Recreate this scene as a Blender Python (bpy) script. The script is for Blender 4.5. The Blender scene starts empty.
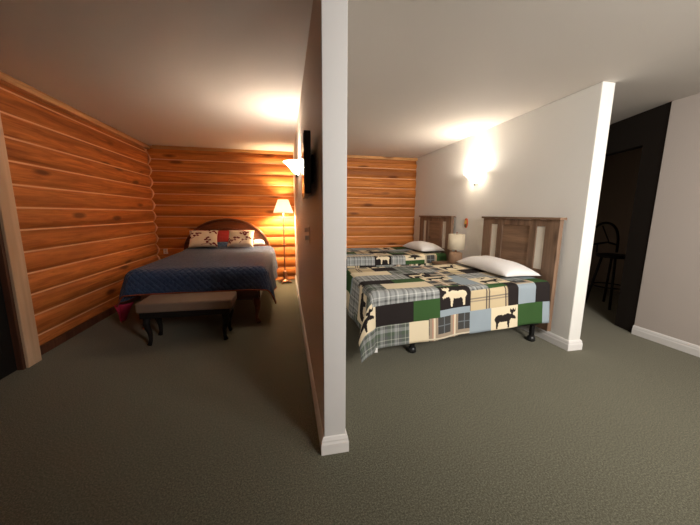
import bpy, bmesh, math, random
from mathutils import Vector, Matrix, noise
random.seed(7)
PI = math.pi
sc = bpy.context.scene
C = bpy.data.collections.new('room'); sc.collection.children.link(C)

# ------------------------------------------------------------------ materials
def mat(name, col=(.8, .8, .8), rough=.6, metal=0, spec=.5, emit=None, es=0, sheen=0):
    m = bpy.data.materials.new(name); m.use_nodes = True
    b = m.node_tree.nodes['Principled BSDF']
    b.inputs['Base Color'].default_value = (*col, 1)
    b.inputs['Roughness'].default_value = rough
    b.inputs['Metallic'].default_value = metal
    b.inputs['Specular IOR Level'].default_value = spec
    if sheen: b.inputs['Sheen Weight'].default_value = sheen
    if emit:
        b.inputs['Emission Color'].default_value = (*emit, 1); b.inputs['Emission Strength'].default_value = es
    return m
class NT:
    def __init__(s, m): s.t = m.node_tree; s.b = s.t.nodes['Principled BSDF']
    def n(s, typ, **kw):
        x = s.t.nodes.new(typ)
        for k, v in kw.items(): setattr(x, k, v)
        return x
    def l(s, a, b): s.t.links.new(a, b)
    def math(s, op, a, b=None, c=None):
        x = s.n('ShaderNodeMath', operation=op)
        for i, v in enumerate((a, b, c)):
            if v is None: continue
            if isinstance(v, (int, float)): x.inputs[i].default_value = v
            else: s.l(v, x.inputs[i])
        return x.outputs[0]
    def mix(s, f, a, b, mode='MIX'):
        x = s.n('ShaderNodeMix', data_type='RGBA', blend_type=mode)
        for k, v in ((0, f), (6, a), (7, b)):
            if isinstance(v, (int, float)): x.inputs[k].default_value = v
            elif isinstance(v, tuple): x.inputs[k].default_value = (*v, 1)
            else: s.l(v, x.inputs[k])
        return x.outputs[2]
    def ramp(s, f, stops, const=False):
        x = s.n('ShaderNodeValToRGB'); r = x.color_ramp
        r.interpolation = 'CONSTANT' if const else 'LINEAR'
        while len(r.elements) < len(stops): r.elements.new(.5)
        for e, (p, c) in zip(r.elements, stops):
            e.position = p; e.color = (*c, 1) if isinstance(c, tuple) else (c, c, c, 1)
        s.l(f, x.inputs[0]); return x.outputs[0]
    def coord(s, kind='Object', scale=(1, 1, 1), loc=(0, 0, 0)):
        tc = s.n('ShaderNodeTexCoord'); mp = s.n('ShaderNodeMapping')
        mp.inputs['Scale'].default_value = scale; mp.inputs['Location'].default_value = loc
        s.l(tc.outputs[kind], mp.inputs[0]); return mp.outputs[0]
    def noise(s, v, scale=5, detail=3, rough=.5, dist=0):
        x = s.n('ShaderNodeTexNoise'); s.l(v, x.inputs['Vector'])
        x.inputs['Scale'].default_value = scale; x.inputs['Detail'].default_value = detail
        x.inputs['Roughness'].default_value = rough; x.inputs['Distortion'].default_value = dist
        return x.outputs['Fac']
    def bump(s, h, strength=.3, dist=.01):
        x = s.n('ShaderNodeBump'); x.inputs['Strength'].default_value = strength; x.inputs['Distance'].default_value = dist
        s.l(h, x.inputs['Height']); s.l(x.outputs[0], s.b.inputs['Normal'])
def paint(name, col, bump=.25, scale=90, rough=.75):
    m = mat(name, col, rough, spec=.25); n = NT(m)
    v = n.coord(); f = n.noise(v, scale, 3, .6); g = n.noise(v, 3, 2)
    n.l(n.mix(n.math('MULTIPLY', g, .12), col, tuple(c * .82 for c in col)), n.b.inputs['Base Color'])
    n.bump(f, bump, .006); return m
def wood(name, light, dark, axis='X', rough=.5, knots=True, scale=1.0, pitch=None, z0=0, spec=.35):
    """grain runs along axis; pitch = height of one log, for a tone of its own"""
    m = mat(name, light, rough, spec=spec); n = NT(m)
    st = {'X': (.9, 14, 14), 'Y': (14, .9, 14), 'Z': (14, 14, .9)}[axis]
    st = tuple(a * scale for a in st)
    v0 = n.coord()
    if pitch:
        sep = n.n('ShaderNodeSeparateXYZ'); n.l(v0, sep.inputs[0])
        idx = n.math('FLOOR', n.math('DIVIDE', n.math('SUBTRACT', sep.outputs[2], z0), pitch))
        wn = n.n('ShaderNodeTexWhiteNoise', noise_dimensions='1D'); n.l(idx, wn.inputs['W'])
        off = n.n('ShaderNodeVectorMath', operation='SCALE'); n.l(wn.outputs['Color'], off.inputs[0]); off.inputs['Scale'].default_value = 7.0
        ad = n.n('ShaderNodeVectorMath', operation='ADD'); n.l(v0, ad.inputs[0]); n.l(off.outputs[0], ad.inputs[1]); v0 = ad.outputs[0]
    mp = n.n('ShaderNodeMapping'); mp.inputs['Scale'].default_value = st; n.l(v0, mp.inputs[0])
    g = n.noise(mp.outputs[0], 2.2, 5, .6, .8)
    g2 = n.noise(mp.outputs[0], .55, 2, .5, .4)
    base = n.ramp(g, [(.28, dark), (.55, tuple((a * .6 + b * .4) for a, b in zip(light, dark))), (.78, light)])
    base = n.mix(n.ramp(g2, [(.45, 0.0), (.72, .8)]), base, tuple(c * .55 for c in dark))
    if pitch:
        base = n.mix(n.math('MULTIPLY', wn.outputs['Value'], .45), base, tuple(a * .5 + b * .5 for a, b in zip(light, dark)))
    if knots:
        mk = n.n('ShaderNodeMapping'); ks = {'X': (1.5, 5.2, 5.2), 'Y': (5.2, 1.5, 5.2), 'Z': (5.2, 5.2, 1.5)}[axis]
        mk.inputs['Scale'].default_value = tuple(a * scale for a in ks); n.l(v0, mk.inputs[0])
        vo = n.n('ShaderNodeTexVoronoi'); vo.inputs['Scale'].default_value = 1.0; n.l(mk.outputs[0], vo.inputs['Vector'])
        k = n.ramp(vo.outputs['Distance'], [(.10, 1.0), (.22, 0.0)])
        base = n.mix(n.math('MULTIPLY', k, .8), base, tuple(c * .32 for c in dark))
    n.l(base, n.b.inputs['Base Color']); n.bump(g, .15, .004)
    return m
def fabric(name, col, col2=None, scale=220, bump=.3, rough=.95, sheen=0):
    m = mat(name, col, rough, spec=.15, sheen=sheen); n = NT(m)
    v = n.coord(); f = n.noise(v, scale, 2, .6); g = n.noise(v, 6, 3)
    c2 = col2 or tuple(c * .75 for c in col)
    n.l(n.mix(n.math('MULTIPLY', n.math('ADD', f, g), .5), col, c2), n.b.inputs['Base Color'])
    n.bump(f, bump, .003); return m
def plaid(name, su, sv, pu, pv, mode='MIX', fac=.5):
    m = mat(name, (.5, .5, .5), .95, spec=.1); n = NT(m)
    uv = n.n('ShaderNodeUVMap', uv_map='cloth'); sep = n.n('ShaderNodeSeparateXYZ'); n.l(uv.outputs[0], sep.inputs[0])
    a = n.ramp(n.math('FRACT', n.math('DIVIDE', n.math('ADD', sep.outputs[0], 10.0), pu)), su, True)
    b = n.ramp(n.math('FRACT', n.math('DIVIDE', n.math('ADD', sep.outputs[1], 10.0), pv)), sv, True)
    c = n.mix(fac, a, b, mode)
    f = n.noise(n.coord('UV', (1, 1, 1)), 260, 2)
    n.l(n.mix(n.math('MULTIPLY', f, .3), c, (.28, .28, .26)), n.b.inputs['Base Color']); n.bump(f, .3, .003)
    return m

PITCH = .196; ZG = 2.318
M = {}
M['wall'] = paint('warm_white_wall_paint', (.80, .78, .73))
M['wall_mid'] = paint('beige_wall_paint', (.68, .57, .48), .5, 60, .55)
M['ceiling'] = paint('ceiling_texture', (.74, .69, .63), .2, 110)
M['trimwhite'] = mat('white_trim_paint', (.80, .77, .74), .45)
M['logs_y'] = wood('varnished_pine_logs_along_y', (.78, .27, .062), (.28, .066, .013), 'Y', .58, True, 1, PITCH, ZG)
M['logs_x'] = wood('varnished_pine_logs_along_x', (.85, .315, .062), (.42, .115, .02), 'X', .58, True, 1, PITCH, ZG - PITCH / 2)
M['chink'] = mat('pinkish_chinking', (.82, .46, .25), .6)
M['pine'] = wood('pale_pine_board', (.92, .68, .48), (.80, .52, .32), 'Z', .5, True, 1)
M['pine_y'] = wood('rough_edged_pine_board', (.85, .52, .26), (.55, .25, .09), 'Y', .55, True, 1.2)
M['pine_x'] = wood('pine_crown_board', (.74, .40, .14), (.55, .24, .07), 'X', .5, True, 1)
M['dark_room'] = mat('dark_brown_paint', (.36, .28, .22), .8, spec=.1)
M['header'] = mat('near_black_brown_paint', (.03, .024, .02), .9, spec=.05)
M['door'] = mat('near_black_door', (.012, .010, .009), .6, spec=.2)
M['jamb'] = wood('red_brown_jamb', (.16, .06, .03), (.09, .03, .015), 'Z', .6, False)
m = mat('carpet_pile', (.09, .085, .06), 1.0, spec=.03, sheen=.35); m.node_tree.nodes['Principled BSDF'].inputs['Sheen Tint'].default_value = (.8, .74, .6, 1); n = NT(m); v = n.coord()
f1 = n.noise(v, 120, 6, .95); f2 = n.noise(v, 2.3, 3, .6); f3 = n.noise(v, 60, 4, .8)
c = n.ramp(f1, [(.38, (.025, .027, .018)), (.5, (.102, .099, .070)), (.61, (.28, .265, .192))])
c = n.mix(n.math('MULTIPLY', f2, .25), c, (.075, .068, .048))
n.l(n.mix(n.math('MULTIPLY', f3, .2), c, (.05, .053, .039)), n.b.inputs['Base Color']); n.bump(f3, .15, .003)
M['carpet'] = m
M['darkwood'] = wood('cherry_dark_wood', (.23, .075, .028), (.10, .028, .012), 'X', .28, False, 1, spec=.5)
M['darkwood_y'] = wood('cherry_dark_wood_rail', (.23, .075, .028), (.10, .028, .012), 'Y', .3, False, 1, spec=.5)
M['hb'] = wood('weathered_brown_laminate', (.30, .185, .115), (.17, .098, .06), 'Z', .55, True, 1.3)
M['hb_y'] = wood('weathered_brown_laminate_panel', (.33, .20, .12), (.19, .11, .065), 'Y', .55, True, 1.3)
M['inset'] = paint('pale_cream_inset', (.74, .68, .58), .1)
M['black_metal'] = mat('black_bed_frame_metal', (.015, .014, .014), .5, .6)
M['black_plastic'] = mat('black_plastic', (.012, .012, .012), .35)
M['screen'] = mat('dark_glossy_screen', (.008, .007, .007), .15)
M['mattress'] = fabric('white_ticking', (.62, .60, .56))
M['boxspring'] = fabric('grey_box_spring_cloth', (.10, .10, .10))
M['pillow'] = fabric('white_pillowcase', (.82, .79, .77), (.76, .73, .71), 180, .15)
M['q_black'] = fabric('black_brown_cotton', (.024, .019, .018))
M['q_green'] = fabric('forest_green_cotton', (.045, .105, .032))
M['q_blue'] = fabric('blue_grey_cotton', (.33, .39, .43))
M['q_cream'] = fabric('cream_cotton', (.76, .65, .46), (.70, .59, .40))
gr, dg, wh, bk, tn, crm = (.31, .32, .31), (.075, .08, .08), (.66, .66, .62), (.022, .02, .02), (.34, .26, .18), (.76, .66, .48)
M['q_grey'] = plaid('grey_plaid_cotton', [(0, wh), (.06, gr), (.3, dg), (.42, gr), (.5, wh), (.56, dg), (.66, gr), (.86, dg), (.95, gr)],
                    [(0, gr), (.18, wh), (.24, gr), (.45, dg), (.58, gr), (.72, wh), (.78, gr)], .17, .15)
gn, lg = (.055, .085, .05), (.42, .43, .36)
M['q_gplaid'] = plaid('green_grey_plaid_cotton', [(0, lg), (.05, gn), (.25, gr), (.45, dg), (.5, lg), (.55, dg), (.75, gn)],
                      [(0, lg), (.06, dg), (.3, gn), (.55, gr), (.8, dg)], .13, .13)
M['q_tan'] = plaid('cream_tan_plaid_cotton', [(0, crm), (.36, (.16, .12, .1)), (.44, crm), (.5, (.16, .12, .1)), (.58, crm)],
                   [(0, crm), (.03, (.16, .12, .1)), (.1, crm), (.9, (.3, .24, .2)), (.97, crm)], .20, .19, 'MULTIPLY', .8)
M['q_win'] = plaid('window_plaid_cotton', [(0, crm), (.08, tn), (.2, bk), (.48, (.12, .135, .15)), (.52, bk), (.82, tn), (.94, (.5, .25, .16))],
                   [(0, tn), (.1, bk), (.44, (.12, .135, .15)), (.485, bk), (.86, crm), (.93, tn)], .215, .2, 'LIGHTEN', 1)
QM = ['q_black', 'q_green', 'q_blue', 'q_cream', 'q_grey', 'q_gplaid', 'q_tan', 'q_win']
# blue bedspread: quilted diagonal squares
m = mat('navy_quilted_cotton', (.035, .06, .125), .75, spec=.25, sheen=.15); n = NT(m)
uv = n.n('ShaderNodeUVMap', uv_map='cloth'); sep = n.n('ShaderNodeSeparateXYZ'); n.l(uv.outputs[0], sep.inputs[0])
q = 46.0
a_ = n.math('ABSOLUTE', n.math('SINE', n.math('MULTIPLY', n.math('ADD', sep.outputs[0], sep.outputs[1]), q)))
b_ = n.math('ABSOLUTE', n.math('SINE', n.math('MULTIPLY', n.math('SUBTRACT', sep.outputs[0], sep.outputs[1]), q)))
h = n.math('POWER', n.math('MULTIPLY', a_, b_), .45)
nz = n.noise(n.coord(), 9, 3)
n.l(n.mix(nz, (.020, .043, .105), (.042, .074, .155)), n.b.inputs['Base Color']); n.bump(n.math('ADD', n.math('MULTIPLY', h, .55), n.math('MULTIPLY', n.noise(n.coord(), 26, 3), 1.3)), .8, .018)
M['navy'] = m
M['piping'] = fabric('rust_red_binding', (.28, .07, .04))
M['red'] = fabric('coral_red_sheet', (.55, .06, .055))
M['red_dim'] = fabric('raspberry_sheet', (.55, .04, .11))
M['cushion'] = fabric('cream_linen', (.90, .82, .68), (.84, .75, .60), 160)
M['floral'] = fabric('dark_red_print', (.22, .03, .03))
M['bench'] = fabric('taupe_bench_fabric', (.25, .175, .13), (.19, .135, .10), 300, .5)
M['espresso'] = mat('espresso_wood', (.012, .009, .008), .6, spec=.2)
M['bronze'] = mat('antique_bronze', (.34, .15, .08), .35, .7)
M['chrome'] = mat('brushed_metal', (.55, .5, .45), .3, .9)
def glow(name, col, strength, trans=.6):
    m = mat(name, (.9, .86, .8), .5); n = NT(m)
    tr = n.n('ShaderNodeBsdfTranslucent'); tr.inputs[0].default_value = (.95, .9, .82, 1)
    mx = n.n('ShaderNodeMixShader'); mx.inputs[0].default_value = trans
    out = n.t.nodes['Material Output']
    n.b.inputs['Emission Color'].default_value = (*col, 1); n.b.inputs['Emission Strength'].default_value = strength
    n.l(n.b.outputs[0], mx.inputs[1]); n.l(tr.outputs[0], mx.inputs[2]); n.l(mx.outputs[0], out.inputs[0]); return m
M['sconce_glass'] = glow('lit_frosted_glass', (1, .91, .78), 6, .4)
M['floor_shade'] = glow('lit_pleated_lamp_shade', (1, .80, .50), .42, .05)
M['bulb'] = mat('lit_bulb', (1, 1, 1), .5, emit=(1, .9, .75), es=14)
M['linen_shade'] = fabric('beige_linen_lamp_shade', (.72, .62, .46), (.66, .56, .40), 200)
M['tan_ceramic'] = fabric('tan_brown_lamp_base', (.34, .21, .13), (.25, .15, .09), 60)
M['white_plastic'] = mat('white_plastic', (.8, .78, .74), .4)
M['pl_red'] = mat('orange_red_glaze', (.62, .10, .03), .4)
M['pl_yel'] = mat('yellow_glaze', (.75, .48, .10), .4)
M['pl_dark'] = mat('brown_green_glaze', (.14, .09, .03), .4)

# ------------------------------------------------------------------ mesh helpers
class MB:
    def __init__(s): s.bm = bmesh.new(); s.uv = None
    def box(s, x0, x1, y0, y1, z0, z1, bev=0, seg=2, mi=0, rot=None, org=None):
        r = bmesh.ops.create_cube(s.bm, size=1); vs = r['verts']
        for v in vs: v.co = Vector((x0 + (v.co.x + .5) * (x1 - x0), y0 + (v.co.y + .5) * (y1 - y0), z0 + (v.co.z + .5) * (z1 - z0)))
        fs = list({f for v in vs for f in v.link_faces})
        if bev:
            es = list({e for v in vs for e in v.link_edges})
            rb = bmesh.ops.bevel(s.bm, geom=es, offset=bev, segments=seg, affect='EDGES', profile=.5)
            vs = list({v for f in rb['faces'] for v in f.verts} | {v for v in vs if v.is_valid})
            fs = list({f for v in vs for f in v.link_faces})
        if rot is not None:
            bmesh.ops.rotate(s.bm, verts=vs, cent=org or (0, 0, 0), matrix=rot)
        for f in fs: f.material_index = mi
        return s
    def tube(s, pts, rad, n=10, cap=True):
        pts = [Vector(p) for p in pts]; rs = rad if isinstance(rad, (list, tuple)) else [rad] * len(pts)
        rings = []; up = None
        for i, p in enumerate(pts):
            t = (pts[min(i + 1, len(pts) - 1)] - pts[max(i - 1, 0)]).normalized()
            if up is None: up = t.orthogonal().normalized()
            up = (up - t * up.dot(t)).normalized(); w = t.cross(up)
            rings.append([s.bm.verts.new(p + (up * math.cos(a) + w * math.sin(a)) * rs[i]) for a in (2 * PI * k / n for k in range(n))])
        for a, b in zip(rings, rings[1:]):
            for k in range(n): s.bm.faces.new((a[k], a[(k + 1) % n], b[(k + 1) % n], b[k])).smooth = True
        if cap: s.bm.faces.new(rings[0][::-1]); s.bm.faces.new(rings[-1])
        return s
    def lathe(s, prof, c=(0, 0, 0), n=28, a0=0, a1=2 * PI, sx=1, sy=1, flute=0):
        full = abs(a1 - a0 - 2 * PI) < 1e-6; m = n if full else n + 1; rings = []
        for r, z in prof:
            ring = []
            for k in range(m):
                a = a0 + (a1 - a0) * k / n
                rr = r * (1 + (flute if k % 2 else 0))
                ring.append(s.bm.verts.new((c[0] + rr * math.cos(a) * sx, c[1] + rr * math.sin(a) * sy, c[2] + z)))
            rings.append(ring)
        for a, b in zip(rings, rings[1:]):
            for k in range(n): s.bm.faces.new((a[k], a[(k + 1) % m], b[(k + 1) % m], b[k])).smooth = True
        if full and prof[0] != prof[-1]:
            if prof[0][0] > 1e-5: s.bm.faces.new(rings[0][::-1])
            if prof[-1][0] > 1e-5: s.bm.faces.new(rings[-1])
        return s
    def prism(s, poly, axis, lo, hi, mi=0):
        def P(a, b, t): return {'x': (t, a, b), 'y': (a, t, b), 'z': (a, b, t)}[axis]
        A = [s.bm.verts.new(P(a, b, lo)) for a, b in poly]; B = [s.bm.verts.new(P(a, b, hi)) for a, b in poly]
        k = len(poly); fs = [s.bm.faces.new(A[::-1]), s.bm.faces.new(B)]
        for i in range(k): fs.append(s.bm.faces.new((A[i], A[(i + 1) % k], B[(i + 1) % k], B[i])))
        for f in fs: f.material_index = mi
        return s
    def build(s, name, mats, parent=None, smooth=False, weld=True):
        if weld: bmesh.ops.remove_doubles(s.bm, verts=s.bm.verts, dist=1e-6)
        bmesh.ops.recalc_face_normals(s.bm, faces=s.bm.faces)
        return link(name, s.bm, mats, parent, smooth)
def link(name, bm, mats, parent=None, smooth=False):
    me = bpy.data.meshes.new(name)
    if smooth:
        for f in bm.faces: f.smooth = True
    bm.to_mesh(me); bm.free()
    for mm in (mats if isinstance(mats, list) else [mats]): me.materials.append(mm if not isinstance(mm, str) else M[mm])
    o = bpy.data.objects.new(name, me); C.objects.link(o)
    if parent is not None:
        o.parent = parent; o.matrix_parent_inverse = Matrix.Translation(-Vector(parent.location))
    return o
def tag(o, label, cat, group=None):
    o['label'] = label; o['category'] = cat
    if group: o['group'] = group
    return o
def thing(name, loc, label, cat, group=None):
    o = bpy.data.objects.new(name, None); C.objects.link(o); o.location = loc; o.empty_display_size = .05
    return tag(o, label, cat, group)
def struct(o): o['kind'] = 'structure'; return o
def sbox(name, m, *a, bev=0): return struct(MB().box(*a, bev=bev).build(name, m))

# ------------------------------------------------------------------ room measures
H = 2.44
XL, YB = -2.29, 5.985               # log grooves: left wall, back wall
XP0, XP1, YP = .177, .294, 1.457    # dividing wall
XR0, XR1, YR = 2.678, 2.814, 2.24   # bed wall
XF, YF = 3.79, 2.445                # far right wall
YC = -2.7                           # behind the viewer
BUL = .037

sbox('floor', 'carpet', XL - .2, 5.8, YC - .1, YB + .2, -.08, 0)
sbox('ceiling', 'ceiling', XL - .2, 5.8, YC - .1, YB + .2, H, H + .1)
sbox('wall_front', 'wall', XL - .2, XF + .12, YC - .12, YC, 0, H)

def log_profile(zg):
    """(offset, z, is_chink) polyline from floor to ceiling; grooves at zg + k*PITCH"""
    pts = []; k0 = math.floor((0 - zg) / PITCH) - 1
    ck = .0075
    for k in range(k0, k0 + 16):
        g = zg + k * PITCH
        pts.append((.004, g - ck, True)); pts.append((.004, g + ck, False))
        for j in range(1, 12):
            t = -1 + 2 * j / 12; 
            off = BUL * (1 - abs(t) ** 2.6) ** .8
            zz = g + PITCH / 2 + t * (PITCH / 2 - ck)
            if zz > 2.325: off = -.02
            pts.append((off, zz, False))
    out = [p for p in pts if -.001 <= p[1] <= H]
    lo = [p for p in pts if p[1] < 0][-1]; hi = [p for p in pts if p[1] > H][0]
    return [(lo[0], 0, lo[2])] + out + [(hi[0], H, False)]
def log_wall(name, zg, mp, u0, u1, m, parent=None):
    bm = bmesh.new(); pr = log_profile(zg); nseg = 40; cols = []
    for i in range(nseg + 1):
        u = u0 + (u1 - u0) * i / nseg; col = []
        for off, z, ck in pr:
            idx = math.floor((z - zg) / PITCH)
            d = .010 * noise.noise(Vector((u * 1.3, idx * 7.1, zg))) if off > .01 else 0
            col.append(bm.verts.new(mp(u, off + d, z)))
        # solid back
        col.append(bm.verts.new(mp(u, -.15, H))); col.insert(0, bm.verts.new(mp(u, -.15, 0)))
        cols.append(col)
    for a, b in zip(cols, cols[1:]):
        for j in range(len(a) - 1):
            f = bm.faces.new((a[j], b[j], b[j + 1], a[j + 1])); f.smooth = True
            if 1 <= j <= len(pr) - 1 and pr[j - 1][2]: f.material_index = 1; f.smooth = False
        bm.faces.new((a[-1], b[-1], b[0], a[0]))
    bm.faces.new(cols[0]); bm.faces.new(cols[-1][::-1])
    bmesh.ops.recalc_face_normals(bm, faces=bm.faces)
    return link(name, bm, [m, 'chink'], parent)
wl = struct(log_wall('wall_left', ZG, lambda u, o, z: (XL + o, u, z), YC, YB + .1, 'logs_y'))
wb = struct(log_wall('wall_back', ZG - PITCH / 2, lambda u, o, z: (u, YB - o, z), XL - .15, XR0 + .01, 'logs_x'))
# pale chinking bead that follows the zigzag of the corner
pr = [(o, z) for o, z, c in log_profile(ZG)]
bm = bmesh.new(); A = []
for o, z in pr:
    A.append([bm.verts.new((XL + o - .002 + dx, YB - BUL - .012 - dy, z)) for dx, dy in ((0, -.05), (0, 0), (.014, .004), (.018, -.05))])
for a, b in zip(A, A[1:]):
    for k in range(4): bm.faces.new((a[k], a[(k + 1) % 4], b[(k + 1) % 4], b[k]))
bm.faces.new(A[0]); bm.faces.new(A[-1][::-1]); bmesh.ops.recalc_face_normals(bm, faces=bm.faces)
link('corner_chinking', bm, 'chink', wb)

# dividing wall and bed wall
struct(MB().box(XP0, XP1, YP, YB - .03, 0, H, .006).build('wall_middle', 'wall_mid'))
struct(MB().box(XP0 + .001, XP1 + .002, YP - .004, YP + .05, 0, H, .003).box(XP1 - .01, XP1 + .002, YP + .04, YB - .04, 0, H).build('wall_middle_right', mat('smooth_white_corner_paint', (.66, .64, .62), .5)))
struct(MB().box(XR0, XR1, YR, YB, 0, H, .008).build('wall_right', 'wall'))
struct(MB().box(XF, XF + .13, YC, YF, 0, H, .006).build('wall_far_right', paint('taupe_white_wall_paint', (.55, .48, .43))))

BB = [(0, 0), (.016, 0), (.016, .060), (.012, .072), (.012, .082), (.006, .098), (0, .102)]
def baseboard(name, path, m='trimwhite', prof=BB):
    """profile swept along a floor path; the profile stands to the left of the path"""
    bm = bmesh.new(); rings = []; pts = [Vector((x, y)) for x, y in path]
    for i, p in enumerate(pts):
        d0 = (p - pts[i - 1]).normalized() if i else None
        d1 = (pts[i + 1] - p).normalized() if i < len(pts) - 1 else None
        n0 = Vector((-d0.y, d0.x)) if d0 else None; n1 = Vector((-d1.y, d1.x)) if d1 else None
        if n0 and n1: nn = (n0 + n1).normalized(); nn /= nn.dot(n0)
        else: nn = n0 or n1
        rings.append([bm.verts.new((p.x + nn.x * a, p.y + nn.y * a, z)) for a, z in prof])
    k = len(prof)
    for a, b in zip(rings, rings[1:]):
        for j in range(k): bm.faces.new((a[j], a[(j + 1) % k], b[(j + 1) % k], b[j]))
    bm.faces.new(rings[0]); bm.faces.new(rings[-1][::-1])
    bmesh.ops.recalc_face_normals(bm, faces=bm.faces)
    return struct(link(name, bm, m))
e = .001
baseboard('baseboard_middle', [(XP1 + e + .002, YB - .07), (XP1 + e + .002, YP - e - .004), (XP0 - e, YP - e - .004), (XP0 - e, YB - .07)], M['trimwhite'])
baseboard('baseboard_right', [(XR1 + e, 4.5), (XR1 + e, YR - e), (XR0 - e, YR - e), (XR0 - e, YB - .07)][::1], M['trimwhite'])
baseboard('baseboard_far_right', [(XF - e, YC), (XF - e, YF)], M['trimwhite'])
# log wall's floor board, crown boards, door casing
struct(MB().box(XL + BUL + .012, XL + BUL + .034, 3.0, YB - BUL - .07, 0, .085, .004).build('baseboard_left', 'jamb'))
bm = bmesh.new(); A = []; N = 90
for i in range(N + 1):
    y = 1.2 + (YB - BUL - .02 - 1.2) * i / N
    w = .030 * abs(noise.noise(Vector((y * 2.3, 3, 0)))) + .018 * abs(noise.noise(Vector((y * 8, 9, 0))))
    A.append([bm.verts.new((XL + o, y, z)) for o, z in ((-.018, 2.366), (.062, 2.366), (.070 + w * .6, 2.40), (.058 + w, H - .008 - w * .9), (-.018, H - .008))])
for a, b in zip(A, A[1:]):
    for k in range(5): bm.faces.new((a[k], a[(k + 1) % 5], b[(k + 1) % 5], b[k])).smooth = False
bm.faces.new(A[0]); bm.faces.new(A[-1][::-1]); bmesh.ops.recalc_face_normals(bm, faces=bm.faces)
struct(link('trim_1', bm, 'pine_y'))
struct(MB().box(XL + .11, XP0 - .002, YB - BUL - .035, YB - BUL - .012, 2.385, H - .002, .003).build('trim_2', 'pine_x'))
struct(MB().box(XP1 + .005, XR0 - .002, YB - BUL - .035, YB - BUL - .012, 2.385, H - .002, .003).build('trim_3', 'pine_x'))
struct(MB().box(-2.20, -2.150, 2.862, 3.003, 0, 2.2, .004).build('trim_4', 'pine'))
struct(MB().box(-2.222, -2.165, 2.828, 2.858, 0, 2.2, .003).build('trim_6', 'jamb'))
d = struct(MB().box(-2.232, -2.205, 1.90, 2.826, .005, 2.14, .003).build('door_1', 'door'))
MB().box(-2.212, -2.198, 2.0, 2.72, .2, .95, .01).box(-2.212, -2.198, 2.0, 2.72, 1.1, 2.0, .01).build('panel', 'door', d)

# dark closet on the far right, its front wall turned a little
ex, ey = .287, .958; nx, ny = ey, -ex        # along the front, and inward
P0 = (XF + .012, YF + .006)
def slab(mb, a0, a1, z0, z1, t0=0, t1=.1):
    poly = [(P0[0] + ex * a + nx * t, P0[1] + ey * a + ny * t) for a, t in ((a0, t0), (a1, t0), (a1, t1), (a0, t1))]
    mb.prism(poly, 'z', z0, z1)
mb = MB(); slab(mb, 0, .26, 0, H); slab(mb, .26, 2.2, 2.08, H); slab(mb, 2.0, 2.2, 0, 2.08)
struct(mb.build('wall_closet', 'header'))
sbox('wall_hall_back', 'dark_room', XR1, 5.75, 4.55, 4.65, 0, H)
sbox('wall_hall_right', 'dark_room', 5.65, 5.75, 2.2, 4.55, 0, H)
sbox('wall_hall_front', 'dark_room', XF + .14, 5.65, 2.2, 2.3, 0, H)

# ------------------------------------------------------------------ drape cloth
def drape_fn(L, W, zt, rho, flare, cflare, wave, foot_r=None, rise=None, seed=0, trim=.13):
    def S(l, w):
        c0 = 4 * max(0, -l) * max(0, -w, w - W) / (max(0, -l) ** 2 + max(0, -w, w - W) ** 2 + 1e-9)
        k = 1 - trim * (c0 / 2) ** 2
        if l < 0: l *= k
        if w < 0: w *= k
        elif w > W: w = W + (w - W) * k
        dl = max(0, -l); side = -1 if w < 0 else 1
        dw = max(0, -w, w - W); ll = max(l, 0); ww = min(max(w, 0), W)
        z0 = zt + (rise(ll, ww) if rise else 0) + .004 * noise.noise(Vector((l * 3, w * 3, seed)))
        r = math.hypot(dl, dw)
        if r < 1e-9: return (ll, ww, z0)
        ul, uw = dl / r, dw / r * side
        s2 = (2 * abs(ul * uw)) ** 2
        fl = flare + cflare * s2
        if r < rho * PI / 2: out = rho * math.sin(r / rho); dn = rho * (1 - math.cos(r / rho))
        else:
            q = r - rho * PI / 2; out = rho + fl * q; dn = rho + q * math.sqrt(max(0, 1 - fl * fl))
        amp = wave * min(1, r / .35)
        ph = l * 9.0 if abs(uw) > abs(ul) else w * 9.0
        out += amp * (math.sin(ph + seed) + .5 * math.sin(ph * 1.9 + 1 + seed))
        out = max(out, rho * min(1, math.sin(min(PI / 2, r / rho))))
        return (ll - ul * out, ww + uw * out, max(z0 - dn, .014 + .01 * s2))
    return S
def inside(px, py, poly):
    c = False; j = len(poly) - 1
    for i in range(len(poly)):
        xi, yi = poly[i]; xj, yj = poly[j]
        if (yi > py) != (yj > py) and px < (xj - xi) * (py - yi) / (yj - yi) + xi: c = not c
        j = i
    return c
# animal silhouettes in a unit box, facing right, feet down
MOOSE = [(.10, .0), (.17, .0), (.20, .28), (.26, .36), (.42, .34), (.55, .36), (.60, .0), (.66, .0), (.68, .34), (.74, .46), (.86, .44), (.97, .40), (1.0, .48), (.93, .58), (.84, .64), (.86, .74), (.97, .78), (.99, .96), (.92, .86), (.86, .97), (.80, .86), (.72, .97), (.70, .82), (.76, .72), (.72, .68), (.60, .74), (.42, .68), (.20, .70), (.08, .62), (.04, .48), (.10, .34)]
BEAR = [(.06, .0), (.20, .0), (.24, .22), (.30, .34), (.52, .32), (.56, .14), (.58, .0), (.72, .0), (.72, .30), (.80, .40), (.92, .38), (1.0, .46), (.98, .54), (.90, .64), (.86, .76), (.80, .70), (.70, .74), (.50, .78), (.28, .78), (.10, .68), (.02, .48), (.04, .24)]
DEER = [(.08, .0), (.13, .0), (.22, .34), (.48, .36), (.58, .05), (.64, .05), (.62, .40), (.72, .60), (.84, .58), (.92, .64), (.82, .74), (.80, .80), (.92, .86), (.98, 1.0), (.86, .92), (.84, 1.0), (.78, .86), (.70, .98), (.62, 1.0), (.72, .84), (.70, .74), (.60, .62), (.30, .66), (.10, .66), (.02, .54), (.07, .36)]
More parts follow.
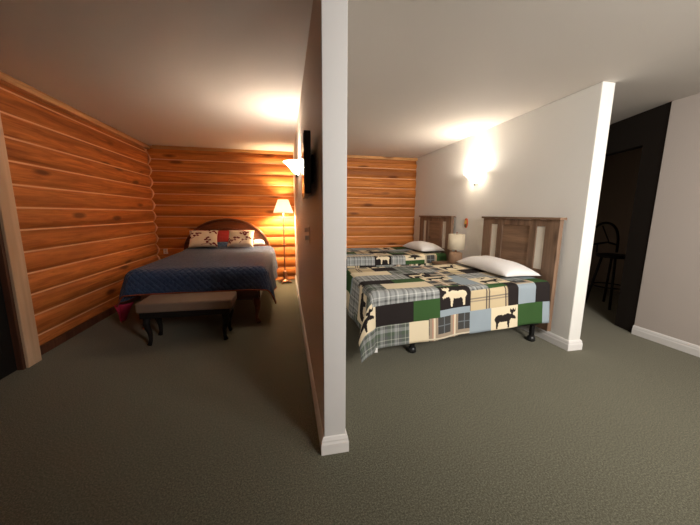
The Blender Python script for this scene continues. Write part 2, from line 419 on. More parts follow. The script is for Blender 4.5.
TREE = [(.44, .0), (.56, .0), (.56, .2), (.98, .2), (.66, .48), (.86, .48), (.6, .74), (.74, .74), (.5, 1.0), (.26, .74), (.4, .74), (.14, .48), (.34, .48), (.02, .2), (.44, .2)]
ANIM = {'moose': MOOSE, 'bear': BEAR, 'deer': DEER, 'tree': TREE}

def patchwork(name, L, W, dS, dF, zt, org, patches, seed, shift=0, skew=0, parent=None):
    """patches: (l0, l1, w0, w1, material, (animal, colour, facing) or None) in cloth metres, first hit wins"""
    rnd = random.Random(seed)
    # everything the list leaves open gets a grid of patches
    ws = [-dS, -.25, -.06, .10, .33, .55, .77, W, W + .2, W + dS]
    fill = []
    ring = ['q_grey', 'q_cream', 'q_green', 'q_tan', 'q_black', 'q_gplaid', 'q_win', 'q_cream', 'q_grey', 'q_blue']
    for i in range(len(ws) - 1):
        l = -dF - rnd.random() * .1; k = i * 3 + seed
        while l < L:
            d = .22 + .16 * rnd.random(); mm = ring[k % len(ring)]; k += 1
            an = None
            if mm == 'q_cream' and rnd.random() < .8: an = (rnd.choice(['moose', 'bear', 'deer', 'tree']), 'q_black', 1)
            fill.append((l, l + d, ws[i], ws[i + 1], mm, an)); l += d
    patches = [(a + shift, b + shift) + tuple(r) for a, b, *r in patches]
    allp = patches + fill
    ls = {-dF, L}; wsx = {-dS, W + dS}
    for p in allp:
        for v in p[:2]:
            if -dF < v < L: ls.add(round(v, 4))
        for v in p[2:4]:
            if -dS < v < W + dS: wsx.add(round(v, 4))
    def lines(s, step):
        s = sorted(s); s2 = [s[0]]
        for v in s[1:]:
            if v - s2[-1] > .004: s2.append(v)
        out = []
        for a, b in zip(s2, s2[1:]):
            k = max(1, round((b - a) / step)); out += [a + (b - a) * i / k for i in range(k)]
        return out + [s2[-1]]
    LS, WS = lines(ls, .022), lines(wsx, .022)
    bm = bmesh.new(); V = [[bm.verts.new((l, w, 0)) for w in WS] for l in LS]
    def find(l, w):
        for p in allp:
            if p[0] <= l < p[1] and p[2] <= w < p[3]: return p
        return None
    sub = []
    for i in range(len(LS) - 1):
        for j in range(len(WS) - 1):
            f = bm.faces.new((V[i][j], V[i + 1][j], V[i + 1][j + 1], V[i][j + 1]))
            p = find((LS[i] + LS[i + 1]) / 2, (WS[j] + WS[j + 1]) / 2)
            f.material_index = QM.index(p[4]) if p else 3
            if p and p[5]: sub.append(f)
    es = list({e for f in sub for e in f.edges})
    bmesh.ops.subdivide_edges(bm, edges=es, cuts=3, use_grid_fill=True)
    for f in bm.faces:
        c = f.calc_center_median(); p = find(c.x, c.y)
        if p and p[5]:
            an, colr, face = p[5]; pad = .08
            u = ((c.x - p[0]) / (p[1] - p[0]) - pad) / (1 - 2 * pad); v = ((c.y - p[2]) / (p[3] - p[2]) - pad) / (1 - 2 * pad)
            if face < 0: u = 1 - u
            if inside(u, v, ANIM[an]): f.material_index = QM.index(colr)
    uvl = bm.loops.layers.uv.new('cloth')
    for f in bm.faces:
        for lp in f.loops: lp[uvl].uv = (lp.vert.co.x, lp.vert.co.y)
        f.smooth = True
    S = drape_fn(L, W, zt, .05, .10, .30, .012, rise=lambda l, w: .02 * max(0, min(1, (l - 1.15) / .5)) ** 1.3, seed=seed)
    for v in bm.verts:
        a, b, z = S(v.co.x, v.co.y - skew * max(0, 1 - v.co.x / 1.3)); v.co = (org[0] + a, org[1] + b, z)
    o = link(name, bm, [M[q] for q in QM], parent)
    md = o.modifiers.new('thickness', 'SOLIDIFY'); md.thickness = .012; md.offset = -1
    return o, S

# ------------------------------------------------------------------ twin beds
def twin_bed(y0, x0, zt, label):
    """foot at x0, head against the bed wall, width 1.0 from y0+.07"""
    x1 = 2.575; yc = y0 + .57; w0, w1 = y0 + .03, y0 + 1.11
    t = thing('twin_bed', ((x0 + x1) / 2, yc, 0), label, 'bed', 'twin beds along the white wall')
    MB().box(x0 + .03, x1 - .005, w0 + .02, w1 - .02, zt - .26, zt - .02, .05, 4).build('mattress', 'mattress', t, True)
    MB().box(x0 + .05, x1 - .01, w0 + .04, w1 - .04, zt - .43, zt - .265, .02).build('box_spring', 'boxspring', t)
    zf = zt - .43
    mb = MB()
    for y in (w0 + .06, w1 - .10): mb.box(x0 + .1, x1 + .005, y, y + .04, zf - .045, zf - .003)
    for x in (x0 + .40, x1 - .12): mb.box(x, x + .04, w0 + .10, w1 - .10, zf - .04, zf - .004)
    mb.build('bed_frame', 'black_metal', t)
    for x in (x0 + .42, x1 - .07):
        for y in (w0 + .06, w1 - .08):
            lg = MB().box(x - .018, x + .018, y - .018, y + .018, .05, zf - .046, .003).build('leg', 'black_metal', t)
            MB().lathe([(.0, 0), (.036, 0), (.042, .012), (.036, .045), (.022, .06), (0, .06)], (x, y, 0), 16).build('foot_glide', 'black_plastic', lg)
    hx0, hx1 = 2.597, 2.642; hw = .575
    mb = MB()
    for s in (-1, 1):
        for a, b in ((.41, hw), (.21, .30)):
            lo, hi = sorted((s * a, s * b)); mb.box(hx0, hx1, yc + lo, yc + hi,   .13 if a > .4 else .35, 1.262, .003)
    mb.box(hx0 + .002, hx1 - .002, yc - hw + .005, yc + hw - .005, 1.193, 1.260, .003).box(hx0 + .002, hx1 - .002, yc - hw + .005, yc + hw - .005, .30, .745, .003)
    hb = mb.build('headboard', 'hb', t)
    MB().box(hx0 - .022, hx1 + .012, yc - hw - .02, yc + hw + .02, 1.263, 1.287, .004).build('cap_rail', 'hb_y', hb)
    MB().box(hx0 + .013, hx1 - .008, yc - .213, yc + .213, .74, 1.2).build('panel', 'hb_y', hb)
    for s in (-1, 1):
        lo, hi = sorted((s * .301, s * .409)); MB().box(hx0 + .012, hx1 - .012, yc + lo, yc + hi, .74, 1.196).build('inset_panel', 'inset', hb)['label'] = 'pale cream inset panel'
    return t
YN, YFB = 2.42, 4.365
ZN, ZFB = .645, .665
twin_bed(YN, .74, ZN, 'twin bed with slatted brown headboard nearest the viewer, by the white wall end')
twin_bed(YFB, .74, ZFB, 'twin bed with slatted brown headboard in back, next to the log wall')
N_ = -.45
near = [ # foot to head; w < 0 hangs on the near side (w = -t)
    # lowest row
    (-.5, .40, N_ - .1, -.24, 'q_gplaid', None), (.40, .58, N_, -.24, 'q_cream', None), (.58, 1.00, N_, -.23, 'q_win', None),
    (1.00, 1.22, N_, -.22, 'q_blue', None), (1.22, 1.51, N_, -.22, 'q_cream', ('moose', 'q_black', 1)), (1.51, 1.79, N_, -.22, 'q_green', None), (1.79, 2.0, N_, -.22, 'q_blue', None),
    # black patch with the cream moose straddles the edge
    (.69, 1.00, -.17, .07, 'q_black', ('moose', 'q_cream', -1)), (.69, 1.00, -.23, -.17, 'q_blue', None),
    (.08, .44, -.24, -.055, 'q_black', None), (.44, .69, -.24, -.055, 'q_green', None),
    (1.00, 1.40, -.22, -.03, 'q_tan', None), (1.40, 1.515, -.22, .02, 'q_black', None), (1.515, 1.71, -.22, -.02, 'q_blue', None), (1.71, 1.95, -.22, -.02, 'q_black', None),
    (.02, .69, -.055, .12, 'q_grey', None), (1.00, 1.20, -.03, .10, 'q_grey', None), (1.20, 1.40, -.03, .06, 'q_green', None),
    (1.515, 1.71, -.02, .08, 'q_win', None), (1.71, 1.95, -.02, .12, 'q_green', None), (1.20, 1.52, .06, .26, 'q_cream', ('moose', 'q_black', 1)),
    # top
    (.22, .70, .12, .32, 'q_cream', None), (.0, .22, .12, .32, 'q_gplaid', None), (.70, .98, .12, .32, 'q_win', None), (.98, 1.2, .10, .36, 'q_blue', None),
    (.05, .38, .32, .48, 'q_black', None), (.38, .72, .32, .48, 'q_green', None), (.72, 1.05, .32, .50, 'q_cream', ('moose', 'q_black', 1)),
    (.0, .62, .48, .72, 'q_grey', None), (.62, .90, .48, .72, 'q_black', ('deer', 'q_cream', 1)), (.90, 1.2, .5, .72, 'q_win', None),
    (.05, .50, .72, .92, 'q_cream', None), (.5, .8, .72, .92, 'q_gplaid', None), (.8, 1.1, .72, .92, 'q_grey', None),
    # foot drop
    (-.5, .08, -.24, -.02, 'q_cream', ('moose', 'q_black', 1)), (-.26, .05, -.02, .16, 'q_gplaid', None), (-.30, .04, .16, .42, 'q_cream', ('bear', 'q_black', 1)),
    (-.5, -.3, .16, .42, 'q_gplaid', None), (-.5, -.26, -.02, .16, 'q_cream', None), (-.26, .0, .42, .7, 'q_grey', None)]
cn, Sn = patchwork('comforter', 2.52 - .74, 1.14, .435, .44, ZN, (.74, YN), near, 3, -.09, .095)
tag(cn, 'patchwork comforter with moose, bear and plaid squares on the near twin bed', 'comforter', 'lodge patchwork comforters on the twin beds')
p = Sn(.0, -.528)
tx, ty, tz = (.74 + p[0], YN + p[1], p[2])
MB().box(tx - .014, tx + .014, ty - .004, ty - .001, tz - .03, tz + .012, 0).build('care_tag', 'white_plastic', cn)
far = [(.0, .24, -.45, -.06, 'q_black', None), (.24, .67, -.16, .05, 'q_grey', None), (.67, .94, -.16, .05, 'q_black', ('moose', 'q_cream', -1)), (.94, 1.17, -.16, .05, 'q_grey', None),
       (1.17, 1.49, -.10, .06, 'q_cream', ('tree', 'q_black', 1)), (1.17, 1.49, -.16, -.10, 'q_green', None), (1.49, 1.70, -.16, .04, 'q_win', None), (1.70, 1.95, -.3, .06, 'q_green', None),
       (.24, .67, .05, .14, 'q_cream', None), (.67, 1.0, .05, .2, 'q_cream', None), (1.0, 1.3, .06, .22, 'q_black', None)]
cf, Sf = patchwork('comforter', 2.52 - .74, 1.14, .45, .45, ZFB, (.74, YFB), far, 8, -.09)
tag(cf, 'patchwork comforter on the twin bed farther back beside the log wall', 'comforter', 'lodge patchwork comforters on the twin beds')

def pillow_mesh(name, m, lx, ly, h, loc, rz=0, tilt=0, parent=None, mats=None, paintf=None, n=34, sag=.0, flat=.25, exp=2.6):
    bm = bmesh.new(); T = {}
    R = Matrix.Rotation(rz, 4, 'Z') @ Matrix.Rotation(tilt, 4, 'X')
    def pt(u, v, s):
        e = (max(0, 1 - abs(u) ** exp) * max(0, 1 - abs(v) ** exp)) ** .55
        pinch = 1 - .07 * (1 - u * u) * abs(v) ** 3 ; pin2 = 1 - .07 * (1 - v * v) * abs(u) ** 3
        w = .012 * noise.noise(Vector((u * 2.1 + lx * 9, v * 2.1, s * 3)))
        z = s * e * h / 2 + w * e
        if s < 0: z *= flat
        return Vector((u * lx / 2 * pin2, v * ly / 2 * pinch, z + sag * 0))
    for s in (1, -1):
        for i in range(n + 1):
            for j in range(n + 1):
                if s < 0 and (i in (0, n) or j in (0, n)): T[s, i, j] = T[1, i, j]
                else: T[s, i, j] = bm.verts.new(pt(2 * i / n - 1, 2 * j / n - 1, s))
        for i in range(n):
            for j in range(n):
                q = (T[s, i, j], T[s, i + 1, j], T[s, i + 1, j + 1], T[s, i, j + 1]); f = bm.faces.new(q if s > 0 else q[::-1]); f.smooth = True
                if paintf and s > 0 and paintf((i + .5) / n, (j + .5) / n): f.material_index = 1
    bmesh.ops.transform(bm, matrix=Matrix.Translation(loc) @ R, verts=bm.verts)
    return link(name, bm, mats or [m], parent)
pn = pillow_mesh('pillow', 'pillow', .41, .98, .24, (2.362, 3.00, ZN + .052), math.radians(-2))
tag(pn, 'long white pillow on the near patchwork bed, against its brown headboard', 'pillow', 'white pillows on the twin beds')
pf = pillow_mesh('pillow', 'pillow', .42, .82, .24, (2.358, YFB + .50, ZFB + .052), math.radians(1.5))
tag(pf, 'white pillow on the twin bed farther back, near the beige lamp', 'pillow', 'white pillows on the twin beds')

# ------------------------------------------------------------------ nightstand, table lamp, plaque
ns = thing('nightstand', (2.42, 3.95, 0), 'small dark wooden nightstand between the two twin beds, under the beige lamp', 'nightstand')
MB().box(2.20, 2.65, 3.72, 4.19, .565, .595, .006).build('top', 'hb_y', ns)
MB().box(2.22, 2.645, 3.74, 4.17, .10, .564, .004).build('body', 'hb', ns)
dr = MB().box(2.200, 2.219, 3.755, 4.155, .34, .54, .004).build('drawer', 'hb_y', ns)
MB().lathe([(0, 0), (.010, .0), (.014, .012), (0, .018)], (2.188, 3.955, .44), 12).build('knob', 'bronze', dr)
for x in (2.25, 2.615):
    for y in (3.77, 4.14): MB().box(x - .02, x + .02, y - .02, y + .02, 0, .099, .003).build('leg', 'hb', ns)
tl = thing('table_lamp', (2.44, 3.93, .596), 'beige drum shade table lamp with chunky tan base between twin beds', 'lamp')
MB().lathe([(.0, .002), (.085, .002), (.092, .02), (.098, .10), (.094, .155), (.06, .172), (0, .172)], (2.44, 3.93, .596), 28).build('base', 'tan_ceramic', tl)
MB().lathe([(.0, .174), (.02, .174), (.014, .19), (.014, .24), (0, .24)], (2.44, 3.93, .596), 14).build('neck', 'bronze', tl)
sh = MB().lathe([(.120, .21), (.116, .43), (.112, .43), (.116, .21), (.120, .21)], (2.44, 3.93, .596), 32); sh.build('lamp_shade', 'linen_shade', tl)
MB().lathe([(0, .24), (.006, .24), (.006, .445), (.012, .452), (0, .465)], (2.44, 3.93, .596), 12).tube([(2.33, 3.93, 1.018), (2.55, 3.93, 1.018)], .003, 6).build('finial', 'bronze', tl)
pq = MB()
pts = [(.036 * math.cos(a), .072 * math.sin(a)) for a in (2 * PI * k / 28 for k in range(28))]
pq.prism([(4.07 + a, 1.182 + b) for a, b in pts], 'x', XR0 - .016, XR0 - .001)
pl = thing('wall_plaque', (XR0 - .001, 4.07, 1.11), 'small oval orange and red wall plaque above the beige lamp', 'wall ornament')
pq.build('rim', 'pl_red', pl)
MB().prism([(4.07 + a * .62, 1.197 + b * .42) for a, b in pts], 'x', XR0 - .022, XR0 - .0165).build('inlay', 'pl_yel', pl)
MB().prism([(4.07 + a * .72, 1.145 + b * .36) for a, b in pts], 'x', XR0 - .021, XR0 - .0165).build('motif', 'pl_dark', pl)

# ------------------------------------------------------------------ wall sconces
def sconce(xw, y, zf, sgn, label):
    """xw: wall plane, sgn: +1 the wall faces +x"""
    t = thing('wall_sconce', (xw, y, zf), label, 'wall lamp', 'frosted glass uplight sconces')
    a0, a1 = (-PI / 2, PI / 2) if sgn > 0 else (PI / 2, 3 * PI / 2)
    cx = xw + sgn * .012
    prof = [(.020, .012), (.040, .020), (.075, .052), (.11, .092), (.145, .128), (.172, .148), (.168, .150), (.140, .133), (.104, .097), (.070, .058), (.036, .027), (.016, .018), (.020, .012)]
    mb = MB(); mb.lathe(prof, (cx, y, zf), 28, a0, a1); mb.build('glass_shade', 'sconce_glass', t)
    MB().box(min(xw + sgn * .001, xw + sgn * .011), max(xw + sgn * .001, xw + sgn * .011), y - .05, y + .05, zf + .0, zf + .13, .003).build('backplate', 'white_plastic', t)
    MB().lathe([(0, -.018), (.007, -.014), (.013, -.004), (.009, .006), (.016, .011), (0, .0115)], (cx + sgn * .020, y, zf), 14).build('finial', 'black_metal', t)
    MB().lathe([(0, .032), (.012, .034), (.012, .06), (.022, .085), (.016, .110), (0, .118)], (cx + sgn * .045, y, zf), 16).build('bulb', 'bulb', t)
    l = bpy.data.lights.new('sconce_light', 'POINT'); l.energy = SCONCE * (1 if sgn < 0 and xw > 1 else .9); l.color = (1, .89, .76); l.shadow_soft_size = .05
    o = bpy.data.objects.new('sconce_light', l); C.objects.link(o); o.location = (cx + sgn * .095, y, zf + .135)
SCONCE = 13
sconce(XR0, 3.90, 1.735, -1, 'lit white glass sconce on the bright wall above the twin beds')
sconce(XP0, 3.60, 1.735, -1, 'lit white glass sconce on the dividing wall beyond the television, facing the log room')

# ------------------------------------------------------------------ television and switch on the dividing wall
tv = thing('television', (.15, 1.95, 1.41), 'black flat television mounted edge-on to view on the dividing wall', 'television')
R = Matrix.Rotation(math.radians(-2.2), 3, 'Z'); o_ = (.142, 1.66, 1.57)
MB().box(.106, .142, 1.66, 2.30, 1.412, 1.737, .004, rot=R, org=o_).build('body', 'black_plastic', tv)
MB().box(.1035, .1055, 1.672, 2.288, 1.43, 1.725, 0, rot=R, org=o_).build('screen', 'screen', tv)
MB().box(.166, .176, 1.9, 2.06, 1.50, 1.66, .002).box(.146, .168, 1.93, 1.95, 1.52, 1.64).box(.146, .168, 2.01, 2.03, 1.52, 1.64).build('wall_mount', 'black_metal', tv)
sw = thing('light_switch', (.176, 2.275, 1.09), 'pale double light switch plate on the dividing wall below the television', 'light switch')
MB().box(.170, .1765, 2.235, 2.315, 1.085, 1.215, .002).build('plate', mat('beige_plastic', (.80, .66, .52), .4), sw)
for z in (1.185, 1.125): MB().box(.142, .170, 2.263, 2.289, z - .016, z + .014, .003).build('toggle', 'white_plastic', sw)

# ------------------------------------------------------------------ double bed with navy bedspread
BX0, BX1, BY0, BY1 = -1.60, -.32, 3.62, 5.80; ZB = .695
t = thing('double_bed', ((BX0 + BX1) / 2, (BY0 + BY1) / 2, 0), 'double bed with arched dark cherry headboard in the log corner', 'bed')
MB().box(BX0 + .01, BX1 - .01, BY0 + .02, BY1, .40, ZB - .018, .05, 4).build('mattress', 'mattress', t, True)
MB().box(BX0 + .03, BX1 - .03, BY0 + .04, BY1, .27, .395, .01).build('box_spring', 'boxspring', t)
cxb = -1.04
def arch(a, b, z0, n=40): return [(cxb + a * math.cos(th), z0 + b * math.sin(th)) for th in (PI * k / n for k in range(n + 1))]
mb = MB(); ol = arch(.745, .595, .60); poly = [(cxb + .745, .02)] + ol + [(cxb - .745, .02)]
mb.prism(poly, 'y', 5.835, 5.875); hb = mb.build('headboard', 'darkwood', t)
pts = [(x, 5.840, z) for x, z in arch(.735, .585, .60)]
MB().tube([(cxb + .735, 5.840, .03)] + pts + [(cxb - .735, 5.840, .03)], .026, 10).build('arched_molding', 'darkwood', hb)
pts = [(x, 5.834, z) for x, z in arch(.56, .43, .60)]
MB().tube(pts, .010, 8).build('inner_molding', 'darkwood', hb)
MB().prism([(BX0 + .02, .30), (BX1 - .02, .30), (BX1 - .02, .40), (BX1 - .25, .43), (BX0 + .25, .43), (BX0 + .02, .40)][::1], 'y', BY0 - .012, BY0 + .014).build('foot_rail', 'darkwood', t)
for x in (BX0 + .0, BX1 - .025): MB().box(x, x + .025, BY0 + .015, 5.83, .28, .40, .004).build('side_rail', 'darkwood_y', t)
for x, s in ((BX0 + .05, -1), (BX1 - .05, 1)):
    pth = [(x, BY0 + .03, .30), (x + s * .018, BY0 - .005, .25), (x + s * .02, BY0 - .012, .19), (x + s * .004, BY0 + .015, .10), (x + s * .004, BY0 + .008, .04), (x + s * .03, BY0 - .03, .012)]
    MB().tube(pth, [.04, .042, .034, .020, .018, .026], 12).box(x - .03, x + .03, BY0 + .0, BY0 + .06, .27, .40, .004).build('leg', 'darkwood', t)
    MB().box(x - .03, x + .03, 5.76, 5.82, 0, .28, .004).build('leg', 'darkwood', t)

# red sheet under the spread: a hem at the head end and a corner that hangs at the foot, left
bm = bmesh.new(); nL, nW = 50, 60
def bed_cloth(name, m, L, W, dF, dW0, dW1, zt, org, S, l0, dl0=0, uv=True, head=None, bind=None):
    bm = bmesh.new(); uvl = bm.loops.layers.uv.new('cloth'); V = []
    nl, nw = 95, 110
    for i in range(nl + 1):
        row = []
        for j in range(nw + 1):
            l = -dF + (L + dF) * i / nl; w = -dW0 + (W + dW0 + dW1) * j / nw
            row.append(bm.verts.new((l, w, 0)))
        V.append(row)
    for i in range(nl):
        for j in range(nw):
            f = bm.faces.new((V[i][j], V[i][j + 1], V[i + 1][j + 1], V[i + 1][j])); f.smooth = True
            for lp in f.loops: lp[uvl].uv = (lp.vert.co.x, lp.vert.co.y)
    hem = [V[nl][j] for j in ()]
    hem = [V[i][0] for i in range(nl, -1, -1)] + [V[0][j] for j in range(1, nw + 1)] + [V[i][nw] for i in range(1, nl + 1)]
    for v in bm.verts:
        a, b, z = S(v.co.x, v.co.y); v.co = (org[0] + b, org[1] + a, z)
    hp = [v.co.copy() for v in hem]
    bmesh.ops.reverse_faces(bm, faces=[f for f in bm.faces]) if bm.faces[:][nl * nw // 2].normal.z < 0 else None
    bm.normal_update()
    fc = max(bm.faces, key=lambda f: f.calc_center_median().z)
    if fc.normal.z < 0: bmesh.ops.reverse_faces(bm, faces=bm.faces[:])
    o = link(name, bm, m); md = o.modifiers.new('thickness', 'SOLIDIFY'); md.thickness = .010; md.offset = -1
    return o, hp
W = BX1 - BX0
rise = lambda l, w: .02 * max(0, min(1, (l - 1.55) / .3)) ** 2 + .085 * max(0, min(1, (l - 1.95) / .09)) * max(0, min(1, (w - .25) / .1, (W - .38 - w) / .1))
Sb = drape_fn(2.05, W, ZB, .11, .12, .30, .016, rise=rise, seed=2)
def Sq(l, w):
    # shorter at the foot, longer on the sides
    return Sb(l, w)
bs, hem = bed_cloth('bedspread', 'navy', 2.035, W,   .32, .42, .49, ZB, (BX0, BY0), Sq, 0)
tag(bs, 'navy blue quilted bedspread with rust binding draped over the double bed', 'bedspread')
MB().tube([h + Vector((0, 0, -.004)) for h in hem], .008, 6).build('piping', 'piping', bs)
# hanging corner of the red sheet
bm = bmesh.new(); V = []
for i in range(9):
    row = []
    for j in range(9):
        u, v_ = i / 8, j / 8
        x = -1.90 + .13 * u * (1 - .75 * v_) + .02 * math.sin(u * 9 + 2 * v_); y = 3.70 + .10 * u + .025 * math.sin(u * 8)
        z = .27 - .20 * v_ * (1 - .1 * u)
        row.append(bm.verts.new((x + .03 * v_, y, z)))
    V.append(row)
for i in range(8):
    for j in range(8): bm.faces.new((V[i][j], V[i + 1][j], V[i + 1][j + 1], V[i][j + 1])).smooth = True
sheet = link('bed_sheet', bm, 'red_dim'); md = sheet.modifiers.new('thickness', 'SOLIDIFY'); md.thickness = .006
tag(sheet, 'raspberry red sheet corner hanging below the navy bedspread at the left foot', 'bed sheet')

zp = ZB + .026
rp = pillow_mesh('pillow', 'red', .92, .27, .11, (-1.10, 5.757, zp + .15), 0, math.radians(72), flat=.5)
tag(rp, 'coral red pillow behind the two floral cushions on the navy bed', 'pillow')
wp = pillow_mesh('pillow', 'pillow', .22, .22, .12, (-.485, 5.625, zp + .05), math.radians(8), math.radians(10), flat=.3)
tag(wp, 'small white pillow end peeking out right of the right floral cushion', 'pillow')

def sprig(seed, spots):
    segs = []; blobs = []
    r = random.Random(seed)
    for (x, y, a, ln) in spots:
        px, py = x, y
        for k in range(5):
            a += r.uniform(-.45, .45); qx, qy = px + math.cos(a) * ln / 5, py + math.sin(a) * ln / 5
            segs.append((px, py, qx, qy))
            if k > 0:
                b = a + (1.1 if k % 2 else -1.1); blobs.append((qx + math.cos(b) * .06, qy + math.sin(b) * .06, .036 + .018 * r.random()))
            px, py = qx, qy
        blobs.append((px, py, .04))
    def f(u, v):
        for bx, by, br in blobs:
            if (u - bx) ** 2 + (v - by) ** 2 < br * br: return True
        for x0, y0, x1, y1 in segs:
            dx, dy = x1 - x0, y1 - y0; t_ = max(0, min(1, ((u - x0) * dx + (v - y0) * dy) / (dx * dx + dy * dy + 1e-9)))
            if (u - x0 - t_ * dx) ** 2 + (v - y0 - t_ * dy) ** 2 < .011 ** 2: return True
        return False
    return f
c1 = pillow_mesh('cushion', None,   .46, .33, .14, (-1.375, 5.52, zp + .140), math.radians(4), math.radians(58), mats=[M['cushion'], M['floral']],
                 paintf=sprig(4, [(.05, .95, -1.0, .5), (.45, .10, .5, .5), (.75, .08, 1.7, .4), (.5, .95, -.6, .45), (.1, .45, .3, .4)]), n=64, exp=5, flat=.6)
tag(c1, 'left cream cushion with dark red floral sprigs, leaning on the arched headboard', 'cushion', 'floral cushions on the navy bed')
c2 = pillow_mesh('cushion', None,   .44, .33, .14, (-.765, 5.50, zp + .142), math.radians(-6), math.radians(58), mats=[M['cushion'], M['floral']],
                 paintf=sprig(9, [(.06, .12, .8, .5), (.98, .92, -2.6, .5), (.15, .1, 1.5, .3), (.4, .9, -.5, .4), (.5, .15, .8, .5)]), n=64, exp=5, flat=.6)
tag(c2, 'right cream cushion with dark red floral sprigs, the one nearer the floor lamp', 'cushion', 'floral cushions on the navy bed')

# ------------------------------------------------------------------ bench at the foot of the bed
bn = thing('bench', (-.99, 3.27, 0), 'taupe upholstered bench with dark curved legs at the foot of the navy bed', 'bench')
MB().box(-1.425, -.555, 3.10, 3.46, .345, .442, .018, 3).build('cushion', 'bench', bn, False)
MB().box(-1.40, -.58, 3.115, 3.435,   .285, .344, .004).build('apron', 'espresso', bn)
for x, s in ((-1.35, -1), (-.63, 1)):
    for y, q_ in ((3.15, -1), (3.40, 1)):
        MB().tube([(x, y, .284), (x + s * .01, y + q_ * .005, .22), (x - s * .015, y, .12), (x - s * .015, y, .05), (x - s * .002, y + q_ * .012, .006)], [.034, .032, .022, .017, .022], 10).build('leg', 'espresso', bn)

# ------------------------------------------------------------------ floor lamp
fl = thing('floor_lamp', (-.03, 5.68, 0), 'lit floor lamp with bronze twisted pole between navy bed and dividing wall', 'lamp')
lx, ly = -.03, 5.68
MB().lathe([(0, .03), (.095, .03), (.105, .042), (.075, .06), (.04, .08), (.028, .11), (.050, .14), (.030, .17), (.040, .205), (.022, .24), (0, .24)], (lx, ly, 0), 24).build('base', 'bronze', fl)
for k in range(4):
    a = PI / 4 + k * PI / 2 + .3
    MB().tube([(lx + .05 * math.cos(a), ly + .05 * math.sin(a), .040), (lx + .10 * math.cos(a), ly + .10 * math.sin(a), .034), (lx + .14 * math.cos(a), ly + .14 * math.sin(a), .014)], [.016, .015, .014], 8).build('foot', 'bronze', fl)
MB().tube([(lx, ly, .241), (lx, ly, .60), (lx, ly, .72), (lx, ly, .75), (lx, ly, 1.20), (lx, ly, 1.36)], [.013, .013, .014, .014, .012, .011], 12).build('pole', 'bronze', fl)
MB().lathe([(0, .70), (.012, .70), (.022, .725), (.012, .75), (0, .75)], (lx, ly, 0), 16).build('knob', 'bronze', fl)
MB().lathe([(.172, 1.315), (.178, 1.322), (.092, 1.555), (.088, 1.555), (.168, 1.322), (.172, 1.315)], (lx, ly, 0), 48, flute=.02).build('lamp_shade', 'floor_shade', fl)
MB().tube([(lx + .173 * math.cos(a), ly + .173 * math.sin(a), 1.314) for a in (2 * PI * k / 40 for k in range(41))], .006, 6, False).build('shade_trim', 'linen_shade', fl)
MB().lathe([(0, 1.37), (.014, 1.37), (.014, 1.40), (.028, 1.44), (.022, 1.475), (0, 1.49)], (lx, ly, 0), 16).build('bulb', 'bulb', fl)
l = bpy.data.lights.new('floor_lamp_light', 'POINT'); l.energy = 70; l.color = (1, .72, .42); l.shadow_soft_size = .05
o = bpy.data.objects.new('floor_lamp_light', l); C.objects.link(o); o.location = (lx, ly - .05, 1.42)

# small white outlet on the logs beside the bed
ou = thing('power_outlet', (-2.12, YB - BUL - .02, .56), 'small white outlet plate low on the log wall left of the navy bed', 'outlet')
MB().box(-2.16, -2.09, YB - BUL - .030, YB - BUL - .014, .57, .66, .003).build('plate', 'white_plastic', ou)
for z in (.597, .635): MB().box(-2.137, -2.113, YB - BUL - .033, YB - BUL - .0305, z - .012, z + .012, .001).build('socket', mat('grey_socket', (.5, .48, .45), .4), ou)

# ------------------------------------------------------------------ dark stool in the closet
st = thing('bar_stool', (4.60, 3.35, 0), 'dark hoop-backed stool standing in the unlit closet on the right', 'stool')
sx_, sy_ = 4.60, 3.35
MB().lathe([(0, .72), (.19, .72), (.205, .735), (.20, .755), (.15, .765), (0, .765)], (sx_, sy_, 0), 28).build('seat', 'espresso', st)
for k in range(4):
    a = PI / 4 + k * PI / 2
    MB().tube([(sx_ + .13 * math.cos(a), sy_ + .13 * math.sin(a), .719), (sx_ + .25 * math.cos(a), sy_ + .25 * math.sin(a), .0)], .016, 8).build('leg', 'espresso', st)
MB().tube([(sx_ + .20 * math.cos(a), sy_ + .20 * math.sin(a), .30) for a in (2 * PI * k / 30 for k in range(31))], .010, 8, False).build('foot_ring', 'espresso', st)
hp = []
for k in range(25):
    a = PI * k / 24
    hp.append((sx_ + .235 * math.cos(a), sy_ + .17 - .03 * math.cos(a), .766 + (.44 * math.sin(a) ** .6)))
MB().tube(hp, .017, 8).build('hoop_back', 'espresso', st)
MB().tube([(sx_ + .225, sy_ + .14, .88), (sx_ + .08, sy_ + .17, .92), (sx_ - .225, sy_ + .20, .88)], .014, 8).build('back_rail', 'espresso', st)
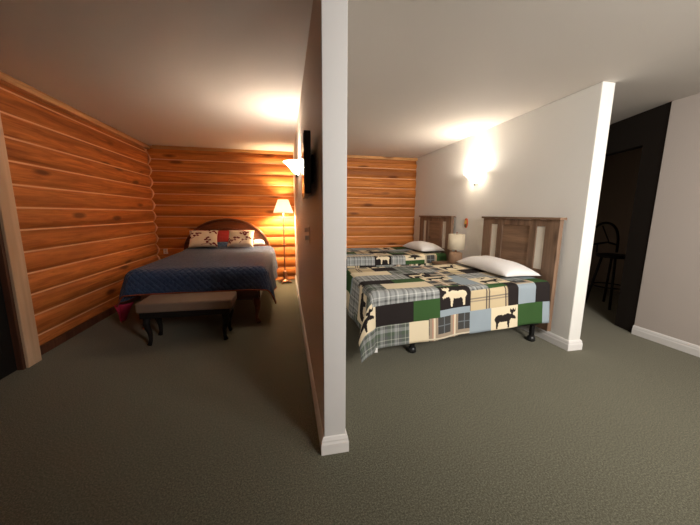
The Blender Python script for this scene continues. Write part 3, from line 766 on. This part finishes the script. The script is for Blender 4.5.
MB().tube([(sx_ - .05, sy_ + .175, 1.16), (sx_ + .09, sy_ + .165, .93)], .009, 8).tube([(sx_ - .10, sy_ + .175, .90), (sx_ - .10, sy_ + .17, .77)], .009, 8).build('spindle', 'espresso', st)

# ------------------------------------------------------------------ light of the front part of the room, behind the viewer
for e_, size, loc, aim, spread in ((29, 1.0, (1.75, -.9, 2.05), (2.3, 3.2, 1.1), 115), (13, .9, (3.2, -1.0, 2.1), (1.4, 3.0, .9), 120)):
    l = bpy.data.lights.new('room_light', 'AREA'); l.energy = e_; l.color = (1, .95, .89); l.shape = 'DISK'; l.size = size; l.spread = math.radians(spread)
    o = bpy.data.objects.new('room_light', l); C.objects.link(o); o.location = loc
    o.rotation_euler = (Vector(aim) - Vector(loc)).to_track_quat('-Z', 'Y').to_euler()

w = bpy.data.worlds.new('dim'); sc.world = w; w.use_nodes = True
w.node_tree.nodes['Background'].inputs[0].default_value = (.02, .018, .016, 1)

# ------------------------------------------------------------------ camera
cam = bpy.data.cameras.new('camera'); co = bpy.data.objects.new('camera', cam); C.objects.link(co)
F, PITCHC, YAW, ROLL, CH = 298.2, -.1615, .2130, .0078, 1.3056
cam.sensor_fit = 'HORIZONTAL'; cam.sensor_width = 36; cam.lens = F / 700 * 36; cam.clip_start = .02
f_ = Vector((math.sin(YAW) * math.cos(PITCHC), math.cos(YAW) * math.cos(PITCHC), math.sin(PITCHC)))
r_ = Vector((math.cos(YAW), -math.sin(YAW), 0)); u_ = r_.cross(f_)
# image turned clockwise by ROLL
r2 = r_ * math.cos(ROLL) + u_ * math.sin(ROLL); u2 = -r_ * math.sin(ROLL) + u_ * math.cos(ROLL)
co.matrix_world = Matrix(((r2.x, u2.x, -f_.x, 0), (r2.y, u2.y, -f_.y, 0), (r2.z, u2.z, -f_.z, CH), (0, 0, 0, 1)))
sc.camera = co
vs = sc.view_settings; vs.view_transform = 'Standard'; vs.look = 'None'; vs.exposure = 1.0; vs.gamma = 1; vs.use_curve_mapping = False
sc.cycles.max_bounces = 10
